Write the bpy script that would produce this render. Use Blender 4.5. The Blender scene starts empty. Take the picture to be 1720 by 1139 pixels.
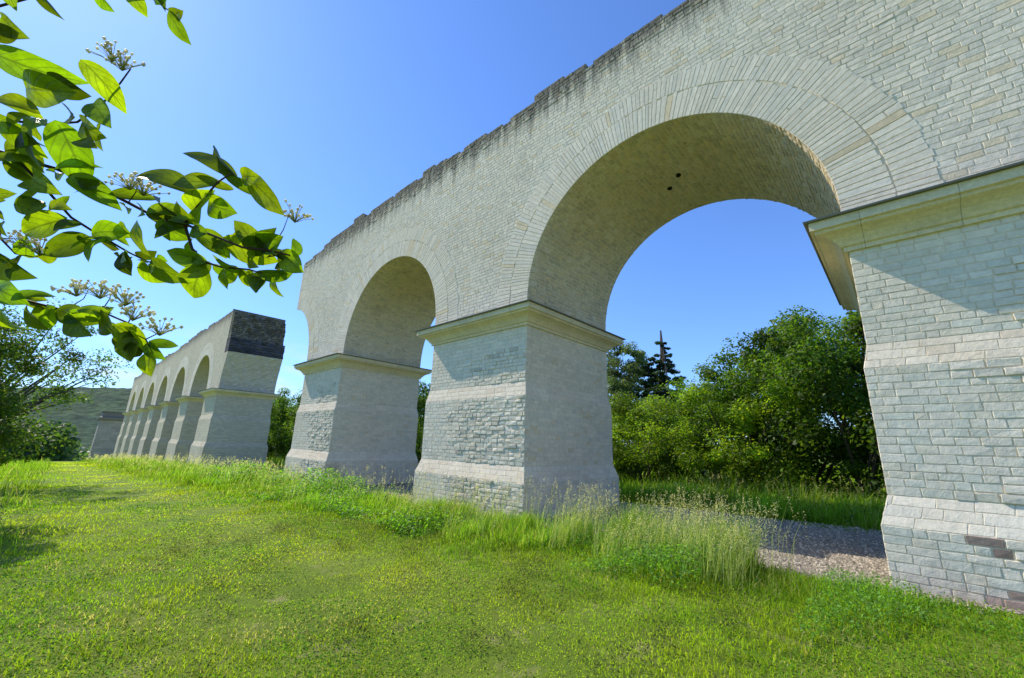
import bpy, math, random
import numpy as np
from mathutils import Vector, Matrix
random.seed(7); RNG=np.random.default_rng(7)
scene=bpy.context.scene
scene.view_settings.view_transform='Standard'; scene.view_settings.look='None'; scene.view_settings.exposure=0
H=1.50            # eye height
D1=7.256          # front face of the masonry (world Y)
HALF=1.88         # half pier width
PITCH=9.928
ZC=3.325+H        # cornice top
ZA=3.555+H        # arch centre height
R=3.048+0.036     # arch radius
RING1,RING2=0.60,1.07
CH=0.098
SUN=Vector((-1,-0.27,1.0)).normalized()

def link(o,parent=None):
    scene.collection.objects.link(o)
    if parent: o.parent=parent
    return o
def empty(name,loc,label,cat,group=None):
    e=bpy.data.objects.new(name,None); e.location=loc; link(e)
    e.empty_display_size=.3
    e["label"]=label; e["category"]=cat
    if group: e["group"]=group
    return e
def child(name,me,parent):
    o=bpy.data.objects.new(name,me); link(o); o.parent=parent
    return o

# ---------------------------------------------------------------- materials
def newmat(name):
    m=bpy.data.materials.new(name); m.use_nodes=True
    nt=m.node_tree; nt.nodes.clear()
    return m,nt
def noise(nt,scale,detail=4,rough=.55,vec=None):
    n=nt.nodes.new('ShaderNodeTexNoise'); n.inputs['Scale'].default_value=scale
    n.inputs['Detail'].default_value=detail; n.inputs['Roughness'].default_value=rough
    if vec: nt.links.new(vec,n.inputs['Vector'])
    return n.outputs['Fac']
def rng(nt,val,a,b,c,d,smooth=False):
    n=nt.nodes.new('ShaderNodeMapRange'); n.inputs[1].default_value=a;n.inputs[2].default_value=b
    n.inputs[3].default_value=c;n.inputs[4].default_value=d
    if smooth: n.interpolation_type='SMOOTHSTEP'
    nt.links.new(val,n.inputs[0]); return n.outputs[0]
def mth(nt,op,a,b=None):
    n=nt.nodes.new('ShaderNodeMath'); n.operation=op
    for i,x in enumerate((a,b)):
        if x is None: continue
        if isinstance(x,(int,float)): n.inputs[i].default_value=x
        else: nt.links.new(x,n.inputs[i])
    return n.outputs[0]
def mix(nt,f,a,b,mode='MIX'):
    n=nt.nodes.new('ShaderNodeMix'); n.data_type='RGBA'; n.blend_type=mode
    for s,x in ((n.inputs[0],f),(n.inputs[6],a),(n.inputs[7],b)):
        if isinstance(x,(int,float)): s.default_value=x
        elif isinstance(x,tuple): s.default_value=(*x,1) if len(x)==3 else x
        else: nt.links.new(x,s)
    return n.outputs[2]
def val2col(nt,v):
    n=nt.nodes.new('ShaderNodeCombineColor')
    for i in range(3): nt.links.new(v,n.inputs[i])
    return n.outputs[0]
def bump(nt,h,strength,dist,nrm=None):
    n=nt.nodes.new('ShaderNodeBump'); n.inputs['Strength'].default_value=strength; n.inputs['Distance'].default_value=dist
    nt.links.new(h,n.inputs['Height'])
    if nrm: nt.links.new(nrm,n.inputs['Normal'])
    return n.outputs[0]
def finish(nt,col,rough=.9,nrm=None,spec=.2):
    p=nt.nodes.new('ShaderNodeBsdfPrincipled'); o=nt.nodes.new('ShaderNodeOutputMaterial')
    if isinstance(col,tuple): p.inputs['Base Color'].default_value=(*col,1)
    else: nt.links.new(col,p.inputs['Base Color'])
    p.inputs['Roughness'].default_value=rough
    p.inputs['Specular IOR Level'].default_value=spec
    if nrm: nt.links.new(nrm,p.inputs['Normal'])
    nt.links.new(p.outputs[0],o.inputs[0]); return p
def geo(nt):
    g=nt.nodes.new('ShaderNodeNewGeometry'); return g
def weather(nt,col,pos,stain=True):
    n1=noise(nt,.45,4,.6,pos); col=mix(nt,rng(nt,n1,.35,.7,0,.6),col,mix(nt,1.0,col,(.88,.85,.80),'MULTIPLY'))
    n2=noise(nt,14,6,.7,pos); col=mix(nt,1.0,col,val2col(nt,rng(nt,n2,.25,.75,.82,1.10)),'MULTIPLY')
    n5=noise(nt,2.6,6,.7,pos); col=mix(nt,rng(nt,n5,.58,.75,0,.45),col,mix(nt,1.0,col,(.76,.70,.60),'MULTIPLY'))
    if stain:
        sx=nt.nodes.new('ShaderNodeSeparateXYZ'); nt.links.new(pos,sx.inputs[0])
        mp=nt.nodes.new('ShaderNodeMapping'); mp.inputs['Scale'].default_value=(3.2,3.2,.30); nt.links.new(pos,mp.inputs[0])
        n3=noise(nt,1.3,7,.8,mp.outputs[0])
        g=rng(nt,sx.outputs[2],9.5+H-1.5,9.6+H,0,.38)
        f=mth(nt,'ADD',g,mth(nt,'SUBTRACT',n3,.60)); f=rng(nt,f,.0,.20,0,.88)
        g2=rng(nt,sx.outputs[2],9.5+H-2.1,9.6+H-.4,0,1); f=mth(nt,'MULTIPLY',f,g2)
        col=mix(nt,f,col,(.12,.105,.08))
        n4=noise(nt,1.1,6,.7,pos)
        lo=rng(nt,sx.outputs[2],1.4,.0,0,1); f2=mth(nt,'MULTIPLY',lo,rng(nt,n4,.52,.70,0,.6))
        col=mix(nt,f2,col,(.28,.20,.15))
    return col
def m_stone(name,stain=True,attr=True,base=(.5,.48,.42),bs=.5):
    m,nt=newmat(name); g=geo(nt); pos=g.outputs['Position']
    if attr:
        a=nt.nodes.new('ShaderNodeAttribute'); a.attribute_name='Col'; col=a.outputs['Color']
    else: col=mix(nt,0.0,base,base)
    col=weather(nt,col,pos,stain)
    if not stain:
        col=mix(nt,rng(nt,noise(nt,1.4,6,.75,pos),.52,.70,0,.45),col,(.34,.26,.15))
    b1=noise(nt,9,5,.65,pos); b2=noise(nt,55,4,.7,pos)
    h=mth(nt,'ADD',b1,mth(nt,'MULTIPLY',b2,.35))
    finish(nt,col,.93,bump(nt,h,bs,.025)); return m
def m_masonry(name,c1=(.80,.69,.49),c2=(.64,.56,.41),mo=(.54,.46,.32),bw=.27,rh=.115,bs=.6,st=True):
    m,nt=newmat(name); g=geo(nt); pos=g.outputs['Position']
    s=nt.nodes.new('ShaderNodeSeparateXYZ'); nt.links.new(pos,s.inputs[0])
    sn=nt.nodes.new('ShaderNodeSeparateXYZ'); nt.links.new(g.outputs['True Normal'],sn.inputs[0])
    f=mth(nt,'GREATER_THAN',mth(nt,'ABSOLUTE',sn.outputs[0]),.7)
    u=mth(nt,'ADD',mth(nt,'MULTIPLY',s.outputs[1],f),mth(nt,'MULTIPLY',s.outputs[0],mth(nt,'SUBTRACT',1.0,f)))
    c=nt.nodes.new('ShaderNodeCombineXYZ'); nt.links.new(u,c.inputs[0]); nt.links.new(s.outputs[2],c.inputs[1])
    b=nt.nodes.new('ShaderNodeTexBrick'); nt.links.new(c.outputs[0],b.inputs['Vector'])
    for k,v in (('Scale',1.0),('Mortar Size',.010),('Brick Width',bw),('Row Height',rh),('Mortar Smooth',.3),('Bias',.1)): b.inputs[k].default_value=v
    b.inputs['Color1'].default_value=(*c1,1);b.inputs['Color2'].default_value=(*c2,1);b.inputs['Mortar'].default_value=(*mo,1)
    col=weather(nt,b.outputs['Color'],pos,st)
    h=mth(nt,'SUBTRACT',mth(nt,'MULTIPLY',noise(nt,9,5,.6,pos),1.0),b.outputs['Fac'])
    finish(nt,col,.93,bump(nt,h,bs,.02)); return m
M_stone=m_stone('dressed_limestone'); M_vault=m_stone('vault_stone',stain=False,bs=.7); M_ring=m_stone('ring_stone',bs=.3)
M_mortar=m_stone('lime_mortar',attr=False,base=(.80,.68,.49))
M_mas=m_masonry('coursed_masonry')
M_rub=m_masonry('dark_core_courses',(.34,.29,.20),(.15,.125,.09),(.08,.07,.05),.40,.16,1.0,False)
M_band=m_masonry('dark_waterproof_lining',(.05,.05,.065),(.13,.125,.13),(.02,.02,.025),.9,.20,1.0,False)
M_grey=m_masonry('weathered_grey_courses',(.46,.43,.36),(.34,.32,.27),(.22,.20,.17),1.2,.5,1.0,False)
m,nt=newmat('cream_cornice_stone'); M_corn=m; pos=geo(nt).outputs['Position']
col=mix(nt,rng(nt,noise(nt,1.5,6,.7,pos),.35,.7,0,1),(.84,.71,.43),(.66,.56,.35))
s=nt.nodes.new('ShaderNodeSeparateXYZ'); nt.links.new(pos,s.inputs[0])
col=mix(nt,1.0,col,val2col(nt,rng(nt,noise(nt,22,5,.7,pos),.3,.7,.82,1.1)),'MULTIPLY')
def joint(ax):
    fr=mth(nt,'FRACT',mth(nt,'MULTIPLY',s.outputs[ax],1/0.94)); return mth(nt,'LESS_THAN',fr,.012)
col=mix(nt,mth(nt,'MULTIPLY',joint(0),.5),col,(.2,.17,.12))
finish(nt,col,.85,bump(nt,noise(nt,30,5,.6,pos),.25,.01))
m,nt=newmat('lead_flashing'); M_lead=m; finish(nt,(.18,.17,.145),.6,None,.4)
m,nt=newmat('dark_hole'); M_dark=m; finish(nt,(.012,.012,.012),.9)

def m_leaf(name,trans=.45,tcol=(1.0,1.0,.35),rough=.6,spec=.25,k=2.4):
    m,nt=newmat(name); a=nt.nodes.new('ShaderNodeAttribute'); a.attribute_name='Col'
    p=nt.nodes.new('ShaderNodeBsdfPrincipled'); p.inputs['Roughness'].default_value=rough; p.inputs['Specular IOR Level'].default_value=spec
    nt.links.new(a.outputs['Color'],p.inputs['Base Color'])
    t=nt.nodes.new('ShaderNodeBsdfTranslucent'); c=mix(nt,1.0,a.outputs['Color'],tcol,'MULTIPLY')
    g=nt.nodes.new('ShaderNodeVectorMath'); g.operation='SCALE'; g.inputs[3].default_value=k; nt.links.new(c,g.inputs[0]); nt.links.new(g.outputs[0],t.inputs[0])
    ms=nt.nodes.new('ShaderNodeMixShader'); ms.inputs[0].default_value=trans
    nt.links.new(p.outputs[0],ms.inputs[1]); nt.links.new(t.outputs[0],ms.inputs[2])
    o=nt.nodes.new('ShaderNodeOutputMaterial'); nt.links.new(ms.outputs[0],o.inputs[0]); return m
M_leaf=m_leaf('tree_leaf',.42,(1,1,.35),.5,.3,3.4); M_grass=m_leaf('grass_blade',.48,(1,1,.4),.6,.12,2.2)
m,nt=newmat('bark'); M_bark=m; pos=geo(nt).outputs['Position']
finish(nt,mix(nt,noise(nt,18,5,.7,pos),(.05,.035,.025),(.13,.10,.075)),.9,bump(nt,noise(nt,30,4,.7,pos),.6,.02))
m,nt=newmat('dogwood_leaf'); M_dog=m
uv=nt.nodes.new('ShaderNodeUVMap'); s=nt.nodes.new('ShaderNodeSeparateXYZ'); nt.links.new(uv.outputs[0],s.inputs[0])
ax=mth(nt,'ABSOLUTE',mth(nt,'SUBTRACT',s.outputs[0],.5))
mid=rng(nt,ax,.015,.05,1,0)
w=mth(nt,'FRACT',mth(nt,'ADD',mth(nt,'MULTIPLY',s.outputs[1],5.0),mth(nt,'MULTIPLY',mth(nt,'POWER',ax,1.3),-5.0)))
side=rng(nt,mth(nt,'ABSOLUTE',mth(nt,'SUBTRACT',w,.5)),.03,.12,1,0); vein=mth(nt,'MAXIMUM',mid,mth(nt,'MULTIPLY',side,.7))
a=nt.nodes.new('ShaderNodeAttribute'); a.attribute_name='Col'
pos=geo(nt).outputs['Position']
base=mix(nt,rng(nt,noise(nt,25,4,.6,pos),.3,.7,0,.35),a.outputs['Color'],(.06,.08,.012))
col=mix(nt,mth(nt,'MULTIPLY',vein,.5),base,(.12,.18,.04))
tc=mix(nt,mth(nt,'MULTIPLY',vein,.65),mix(nt,1.0,a.outputs['Color'],(7.4,7.0,.7),'MULTIPLY'),(.12,.18,.008))
tc=mix(nt,1.0,tc,val2col(nt,rng(nt,noise(nt,60,4,.7,pos),.3,.7,.65,1.2)),'MULTIPLY')
p=nt.nodes.new('ShaderNodeBsdfPrincipled'); p.inputs['Roughness'].default_value=.38; p.inputs['Specular IOR Level'].default_value=.3
nt.links.new(col,p.inputs['Base Color']); nt.links.new(bump(nt,vein,.6,-.0025),p.inputs['Normal'])
t=nt.nodes.new('ShaderNodeBsdfTranslucent'); nt.links.new(tc,t.inputs[0])
ms=nt.nodes.new('ShaderNodeMixShader'); ms.inputs[0].default_value=.5
nt.links.new(p.outputs[0],ms.inputs[1]); nt.links.new(t.outputs[0],ms.inputs[2])
o=nt.nodes.new('ShaderNodeOutputMaterial'); nt.links.new(ms.outputs[0],o.inputs[0])
m,nt=newmat('dogwood_twig'); M_twig=m; finish(nt,(.06,.03,.02),.6)
M_bud=m_leaf('flower_bud',.5,(1,1,.8),.6,.2,1.2)

# ---------------------------------------------------------------- mesh helpers
class MB:
    def __init__(s): s.V=[];s.F=[];s.C=[]
    def add(s,vs,fs,c=(.4,.4,.35)):
        b=len(s.V); s.V+=vs; s.F+=[tuple(i+b for i in f) for f in fs]; s.C+=[c]*len(vs)
    def mesh(s,name,mat,smooth=False):
        me=bpy.data.meshes.new(name); me.from_pydata(s.V,[],s.F); me.validate()
        at=me.color_attributes.new('Col','FLOAT_COLOR','POINT')
        c=np.ones((len(s.V),4),dtype=np.float32); c[:,:3]=np.array(s.C,dtype=np.float32).reshape(-1,3)
        at.data.foreach_set('color',c.ravel())
        me.materials.append(mat)
        if smooth: me.polygons.foreach_set('use_smooth',[True]*len(me.polygons))
        me.update(); return me
def flatmap(O,U,Vv,Nn):
    O=Vector(O);U=Vector(U);Vv=Vector(Vv);Nn=Vector(Nn)
    return lambda u,v,n: tuple(O+U*u+Vv*v+Nn*n)
BF=[(0,1,5,4),(1,2,6,5),(2,3,7,6),(3,0,4,7),(4,5,8),(5,6,8),(6,7,8),(7,4,8)]
def stonecol(kind='wall',k=0):
    r=random.random()
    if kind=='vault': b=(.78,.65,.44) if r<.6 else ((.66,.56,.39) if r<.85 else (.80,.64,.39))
    elif kind=='band': b=(.88,.76,.58) if r<.8 else (.84,.70,.52)
    elif kind=='ring': b=(.86,.76,.59) if r<.76 else ((.80,.73,.58) if r<.94 else (.80,.65,.42))
    elif kind in('pier','pierlow'): b=(.86,.77,.61) if r<.6 else ((.80,.75,.60) if r<.9 else (.85,.75,.57))
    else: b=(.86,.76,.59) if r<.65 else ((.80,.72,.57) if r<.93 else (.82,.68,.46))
    q=random.uniform(.92,1.05)
    if kind in('pierlow','bandlow') and k>.45 and random.random()<.62*k: b=(.46,.34,.27); q=random.uniform(.6,1.25)
    elif k>.5 and random.random()<.10*k: q*=random.uniform(.68,.9)  # random darkening: wear on piers, painted shade on the upper-right wall
    return (b[0]*q,b[1]*q,b[2]*q)
def brick(mb,P,u0,u1,v0,v1,dep,rough,col,ch=.006):
    j=lambda: random.uniform(-.005,.005)
    vs=[P(u0+j(),v0+j(),-.01),P(u1+j(),v0+j(),-.01),P(u1+j(),v1+j(),-.01),P(u0+j(),v1+j(),-.01)]
    h=lambda: dep+random.uniform(-rough,rough)
    c=ch
    vs+=[P(u0+c+j(),v0+c+j(),h()),P(u1-c+j(),v0+c+j(),h()),P(u1-c+j(),v1-c+j(),h()),P(u0+c+j(),v1-c+j(),h())]
    t=random.uniform(.3,.7)
    vs.append(P(u0+(u1-u0)*t,v0+(v1-v0)*random.uniform(.35,.65),dep+random.uniform(-rough*.5,rough*1.2)))
    mb.add(vs,BF,col)
def courses(mb,P,ul,vl,kind='wall',ch=CH,bl=.195,dep=.005,rough=.0016,keep=None,gap=.007,rfun=None,miss=0):
    n=max(1,round(vl/ch))
    hs=[random.uniform(.88,1.12) for _ in range(n)] if keep is None else [1]*n
    s=sum(hs); hs=[h*vl/s for h in hs]; v0=0
    for i in range(n):
        h=hs[i]; u=-random.uniform(0,bl)
        while u<ul:
            l=bl*random.uniform(.6,1.5); a=max(u,0); b=min(u+l,ul); u+=l
            if b-a<.05: continue
            v1=v0+h
            if keep and not keep((a+b)/2,(v0+v1)/2,a,b,v1): continue
            if miss and random.random()<miss: continue
            rr,dd,gg,k=rough,dep,gap,0
            if rfun:
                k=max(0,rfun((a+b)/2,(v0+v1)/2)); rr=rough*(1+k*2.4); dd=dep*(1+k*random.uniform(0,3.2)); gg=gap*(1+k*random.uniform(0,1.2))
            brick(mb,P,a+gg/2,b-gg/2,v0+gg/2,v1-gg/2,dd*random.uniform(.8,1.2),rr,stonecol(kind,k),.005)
        v0+=h
def loft(mb,cx,cy,levels):
    b=[]
    for z,hf in levels: b+=[(cx-hf,cy-hf,z),(cx+hf,cy-hf,z),(cx+hf,cy+hf,z),(cx-hf,cy+hf,z)]
    fs=[]
    for i in range(len(levels)-1):
        for k in range(4):
            k2=(k+1)%4; fs.append((4*i+k,4*i+k2,4*i+4+k2,4*i+4+k))
    fs.append((3,2,1,0)); n=4*(len(levels)-1); fs.append((n,n+1,n+2,n+3)); mb.add(b,fs)

# ---------------------------------------------------------------- ground
XS=[-3000,-400,-250,-150,-98,-60,-36,-18,-6,1.5,20,3000]; ZS=[-42,-40,-28,-10.5,-4.7,-3.1,-2.2,-1.80,-1.58,-1.48,-1.46,-1.46]
def gz(x,y):
    x=np.asarray(x,dtype=float);y=np.asarray(y,dtype=float)
    z=np.interp(x,XS,ZS)+H
    w=np.clip((6.2-y)/2,0,1)*np.clip((x+60)/20,0,1)
    return z+w*(.03*np.sin(x*.9+1)*np.cos(y*.8)+.02*np.sin(x*2.1+y*1.3))
def axis(a,b,near,far,g=1.12):
    out=[0.0];s=near;x=0
    while x<b: x+=s; s=min(s*g,far); out.append(min(x,b))
    x=0;s=near;neg=[]
    while x>a: x-=s; s=min(s*g,far); neg.append(max(x,a))
    return sorted(set(neg+out))
xs=np.array(axis(-3000,3000,.4,200,1.06)); ys=np.array(axis(-3000,3000,.4,200,1.08))
X,Y=np.meshgrid(xs,ys); Z=gz(X,Y)
V=np.stack([X.ravel(),Y.ravel(),Z.ravel()],1); nx=len(xs);ny=len(ys)
F=[(j*nx+i,j*nx+i+1,(j+1)*nx+i+1,(j+1)*nx+i) for j in range(ny-1) for i in range(nx-1)]
me=bpy.data.meshes.new('ground'); me.from_pydata(V.tolist(),[],F)
m,nt=newmat('meadow_soil'); pos=geo(nt).outputs['Position']
c=mix(nt,rng(nt,noise(nt,.5,5,.65,pos),.35,.65,0,1),(.16,.25,.020),(.25,.32,.035))
c=mix(nt,rng(nt,noise(nt,9,6,.75,pos),.45,.7,0,.7),c,(.11,.14,.02))
c=mix(nt,rng(nt,noise(nt,2.5,5,.7,pos),.56,.72,0,.7),c,(.42,.37,.16))
finish(nt,c,.95,bump(nt,noise(nt,18,6,.75,pos),1,.05)); me.materials.append(m)
me.polygons.foreach_set('use_smooth',[True]*len(me.polygons))
o=bpy.data.objects.new('ground',me); link(o); o["kind"]="structure"; o["label"]="sunlit green meadow sloping gently down along the aqueduct"

m,nt=newmat('gravel'); M_grav=m; pos=geo(nt).outputs['Position']
v=nt.nodes.new('ShaderNodeTexVoronoi'); v.inputs['Scale'].default_value=26; nt.links.new(pos,v.inputs['Vector'])
c=mix(nt,rng(nt,v.outputs['Distance'],.1,.7,0,1),(.52,.44,.33),(.20,.17,.13))
finish(nt,c,.95,bump(nt,mth(nt,'SUBTRACT',1.0,v.outputs['Distance']),1,.03))
gx=np.linspace(-24,16,90); gy=np.linspace(6.75,11.7,12); X,Y=np.meshgrid(gx,gy)
Y=Y+np.where(Y<6.8,.12*np.sin(X*1.7)+.08*np.sin(X*4.1),0)+np.where(Y>11.6,.3*np.sin(X*1.3),0)
V=np.stack([X.ravel(),Y.ravel(),(gz(X,Y)+.006).ravel()],1)
F=[(j*90+i,j*90+i+1,(j+1)*90+i+1,(j+1)*90+i) for j in range(11) for i in range(89)]
me=bpy.data.meshes.new('gravel_path'); me.from_pydata(V.tolist(),[],F); me.materials.append(M_grav)
o=bpy.data.objects.new('gravel_path',me); link(o); o["kind"]="structure"; o["label"]="grey gravel strip running beneath the arches"
mb=MB()
for i in range(11000):
    x=random.uniform(-7,0.4); y=random.uniform(6.6,12.0); r=random.uniform(.010,.034); z=float(gz(x,y))+.008
    a=random.random()*3; q=[(math.cos(a+k*math.pi/2)*r*random.uniform(.7,1.2),math.sin(a+k*math.pi/2)*r*random.uniform(.7,1.2)) for k in range(4)]
    k=random.uniform(.35,1.1)
    mb.add([(x+p[0],y+p[1],z) for p in q]+[(x+r*.1,y,z+r*random.uniform(.5,1))],[(0,1,4),(1,2,4),(2,3,4),(3,0,4)],(.56*k,.49*k,.38*k))
o=bpy.data.objects.new('gravel_stones',mb.mesh('gravel_stones',M_vault)); link(o); o["kind"]="stuff"; o["label"]="loose grey limestone gravel under the arch"; o["category"]="gravel"

# ---------------------------------------------------------------- aqueduct
CY=D1+HALF
Z1t,Z1b,Z2t,Z2b=1.46+H,1.13+H,-.47+H,-.82+H
O1,O2=.070,.18
ZB=2.85+H
PROF=[(0,2.84),(.055,2.84),(.055,2.90),(.09,2.915),(.115,2.96),(.165,3.02),(.24,3.065),(.325,3.09),(.335,3.10),(.335,3.135),(.385,3.14),(.385,3.265)]
def cornice_mesh(cx):
    mb=MB(); loft(mb,cx,CY,[(z+H,HALF+o) for o,z in PROF]+[(3.265+H,HALF-.1)])
    return mb.mesh('cornice',M_corn)
def capping_mesh(cx):
    mb=MB(); loft(mb,cx,CY,[(3.268+H,HALF+.38),(3.268+H,HALF+.44),(3.29+H,HALF+.445),(3.325+H,HALF+.02),(3.325+H,HALF-.2)])
    return mb.mesh('capping',M_lead)
def pier(cx,detail,parent,zbot):
    mb=MB()
    loft(mb,cx,CY,[(zbot,HALF+O2),(Z2b,HALF+O2),(Z2t,HALF+O1),(Z1b,HALF+O1),(Z1t,HALF),(ZB+.02,HALF),(ZC,HALF-.01)])
    po=child('pier',mb.mesh('pier',M_mortar if detail else M_mas),parent)
    if detail:
        b=MB()
        for side in range(4):
            if side==2: continue
            for (za,zb2,off) in ((zbot,Z2b,O2),(Z2t,Z1b,O1),(Z1t,ZB,0)):
                hf=HALF+off; e=.006 if side in(0,2) else 0
                if side==0: P=flatmap((cx-hf-e,CY-hf,za),(1,0,0),(0,0,1),(0,-1,0))
                elif side==1: P=flatmap((cx+hf,CY-hf-e,za),(0,1,0),(0,0,1),(1,0,0))
                elif side==3: P=flatmap((cx-hf,CY+hf+e,za),(0,-1,0),(0,0,1),(-1,0,0))
                rf=None
                if side==0:
                    sd=random.uniform(0,9); u0=.55*hf if cx<0 else .38*hf
                    rf=lambda u,v,hf=hf,sd=sd,off=off,u0=u0,za=za:(1.0 if off>0 else (.7 if za+v<2.3+H and u>u0+.6 else 0))*min(1.6,max(0,(u-u0+.35*math.sin(v*3+sd)+.25*math.sin(v*7.3+sd))*2))
                courses(b,P,2*hf+2*e,zb2-za,('pierlow' if off==O2 and cx>0 else 'pier') if side==0 else 'wall',rfun=rf)
            for (za,zb2,oa,ob) in ((Z2b,Z2t,O2,O1),(Z1b,Z1t,O1,0)):
                ha=HALF+oa; hb=HALF+ob
                def P(u,v,nn,side=side,za=za,zb2=zb2,ha=ha,hb=hb):
                    t=v/(zb2-za); hf=ha+(hb-ha)*t+nn; w=(u/(2*ha)-.5)*2*(ha+(hb-ha)*t+.006)
                    if side==0: return (cx+w,CY-hf,za+v)
                    if side==1: return (cx+hf,CY+w,za+v)
                    return (cx-hf,CY-w,za+v)
                courses(b,P,2*ha,zb2-za,'bandlow' if (side==0 and cx>0 and oa==O2) else 'band',ch=.118,bl=.30,rough=.0012,dep=.004,gap=.004,rfun=(lambda u,v:max(0,(u-1.1)*1.2)) if (side==0 and cx>0 and oa==O2) else None)
        child('stone_facing',b.mesh('facing_stones',M_stone),po)
    child('cornice',cornice_mesh(cx),po); child('capping',capping_mesh(cx),po)
    return po

def topprofile(x0,x1,seed,base,amp=1.0):
    rd=random.Random(seed); segs=[];x=x0
    while x<x1:
        w=rd.choice([.7,1.0,1.4,2.0,2.4]); z=base(x+w/2)+rd.choice([-1.4,-.8,-.4,0,0,.4,.8])*CH*amp
        k=x
        while k<x+w-1e-6:
            ww=rd.uniform(.2,.6); ww=min(ww,x+w-k); segs.append((k,k+ww,ZC+round((z+rd.choice([0,0,0,0,0,-CH])-3.325)/CH)*CH)); k+=ww
        x+=w
    return [(a,min(b,x1),z) for a,b,z in segs if a<x1-.02]
def topat(segs,x):
    for a,b,z in segs:
        if a<=x<b: return z
    return segs[-1][2] if x>=segs[-1][1] else segs[0][2]

def wall_outline(x0,x1,centres,segs,leftarc,rightarc):
    pts=[]
    RR=R+.008
    if leftarc:
        ac=centres[0]-PITCH/2; th0=math.acos(min(1,(x0-ac)/RR))
        for i in range(21):
            th=th0*(1-i/20); pts.append((ac+RR*math.cos(th),ZA+RR*math.sin(th)))
    else: pts.append((x0,ZC))
    if leftarc: pts.append((centres[0]-HALF,ZC))
    for i,c in enumerate(centres):
        if i==len(centres)-1: break
        ac=c+PITCH/2
        pts.append((ac-RR,ZC))
        for k in range(41):
            th=math.pi*(1-k/40); pts.append((ac+RR*math.cos(th),ZA+RR*math.sin(th)))
        pts.append((ac+RR,ZC))
    pts.append((x1,ZC))
    top=[]
    for a,b,z in reversed(segs): top+=[(b,z),(a,z)]
    out=pts
    for p in top:
        if abs(p[0]-out[-1][0])<1e-5 and abs(p[1]-out[-1][1])<1e-5: continue
        out.append(p)
    return out
def extrude(mb,out,y0,y1):
    n=len(out); vs=[(x,y0,z) for x,z in out]+[(x,y1,z) for x,z in out]
    fs=[tuple(range(n)),tuple(range(2*n-1,n-1,-1))]+[((i+1)%n,i,n+i,n+(i+1)%n) for i in range(n)]
    mb.add(vs,fs)
def mbk(mb,ac,ra,rb,a,b,dp):
    g=.004
    def pt(r,t,off,n): return (ac+r*math.cos(t)-off*math.sin(t),D1-n,ZA+r*math.sin(t)+off*math.cos(t))
    h=lambda: dp+random.uniform(-.001,.001)
    c=.004
    vs=[pt(ra,a,g,-.01),pt(rb,a,g,-.01),pt(rb,b,-g,-.01),pt(ra,b,-g,-.01),
        pt(ra+c,a,g+c,h()),pt(rb-c,a,g+c,h()),pt(rb-c,b,-g-c,h()),pt(ra+c,b,-g-c,h())]
    r=(ra+rb)/2; vs.append(pt(r,(a+b)/2,0,dp+random.uniform(-.001,.0015)))
    mb.add(vs,BF,stonecol('ring'))
def arcstones(mb,ac,ra,rb,th0,th1,st,dp):
    n=round((th1-th0)*(ra+.2)/st); t=th0; ws=[random.uniform(.7,1.3) for _ in range(n)]; k=(th1-th0)/sum(ws)
    for w in ws:
        b=t+w*k; e=rb+random.uniform(-.03,.02); d=dp+random.uniform(-.0015,.0015)
        if random.random()<.08:
            m=ra+(rb-ra)*random.uniform(.35,.65); mbk(mb,ac,ra,m-.004,t,b,d); mbk(mb,ac,m+.004,e,t,b,d)
        else: mbk(mb,ac,ra,e,t,b,d)
        t=b
def ring_full(mb,ac,step=.088):
    arcstones(mb,ac,R-.006,R+RING1,0,math.pi,step,.014); arcstones(mb,ac,R+RING1+.014,R+RING2,0,math.pi,step*1.1,.012)
    for sgn in(-1,1):
        for (ra,rb,dp) in ((R-.006,R+RING1,.014),(R+RING1+.014,R+RING2,.012)):
            for k in range(2):
                z0=ZC+k*(ZA-ZC)/2; z1=z0+(ZA-ZC)/2
                Pm=flatmap((ac,D1,0),(sgn,0,0),(0,0,1),(0,-1,0))
                brick(mb,Pm,ra,rb,z0+.005,z1-.005,dp,.002,stonecol('ring'))
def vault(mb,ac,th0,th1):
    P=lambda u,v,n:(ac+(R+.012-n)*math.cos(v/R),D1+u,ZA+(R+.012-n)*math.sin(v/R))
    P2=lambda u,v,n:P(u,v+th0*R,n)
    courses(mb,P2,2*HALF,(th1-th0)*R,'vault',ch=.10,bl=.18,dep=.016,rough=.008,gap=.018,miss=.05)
def jambs(mb,ac,sides=(1,-1)):
    for s in sides:
        if s>0: P=flatmap((ac+R+.008,D1,ZC),(0,1,0),(0,0,1),(-1,0,0))
        else: P=flatmap((ac-R-.008,D1+2*HALF,ZC),(0,-1,0),(0,0,1),(1,0,0))
        courses(mb,P,2*HALF,ZA-ZC,'vault',ch=.115,bl=.24,dep=.010,rough=.004)

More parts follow.
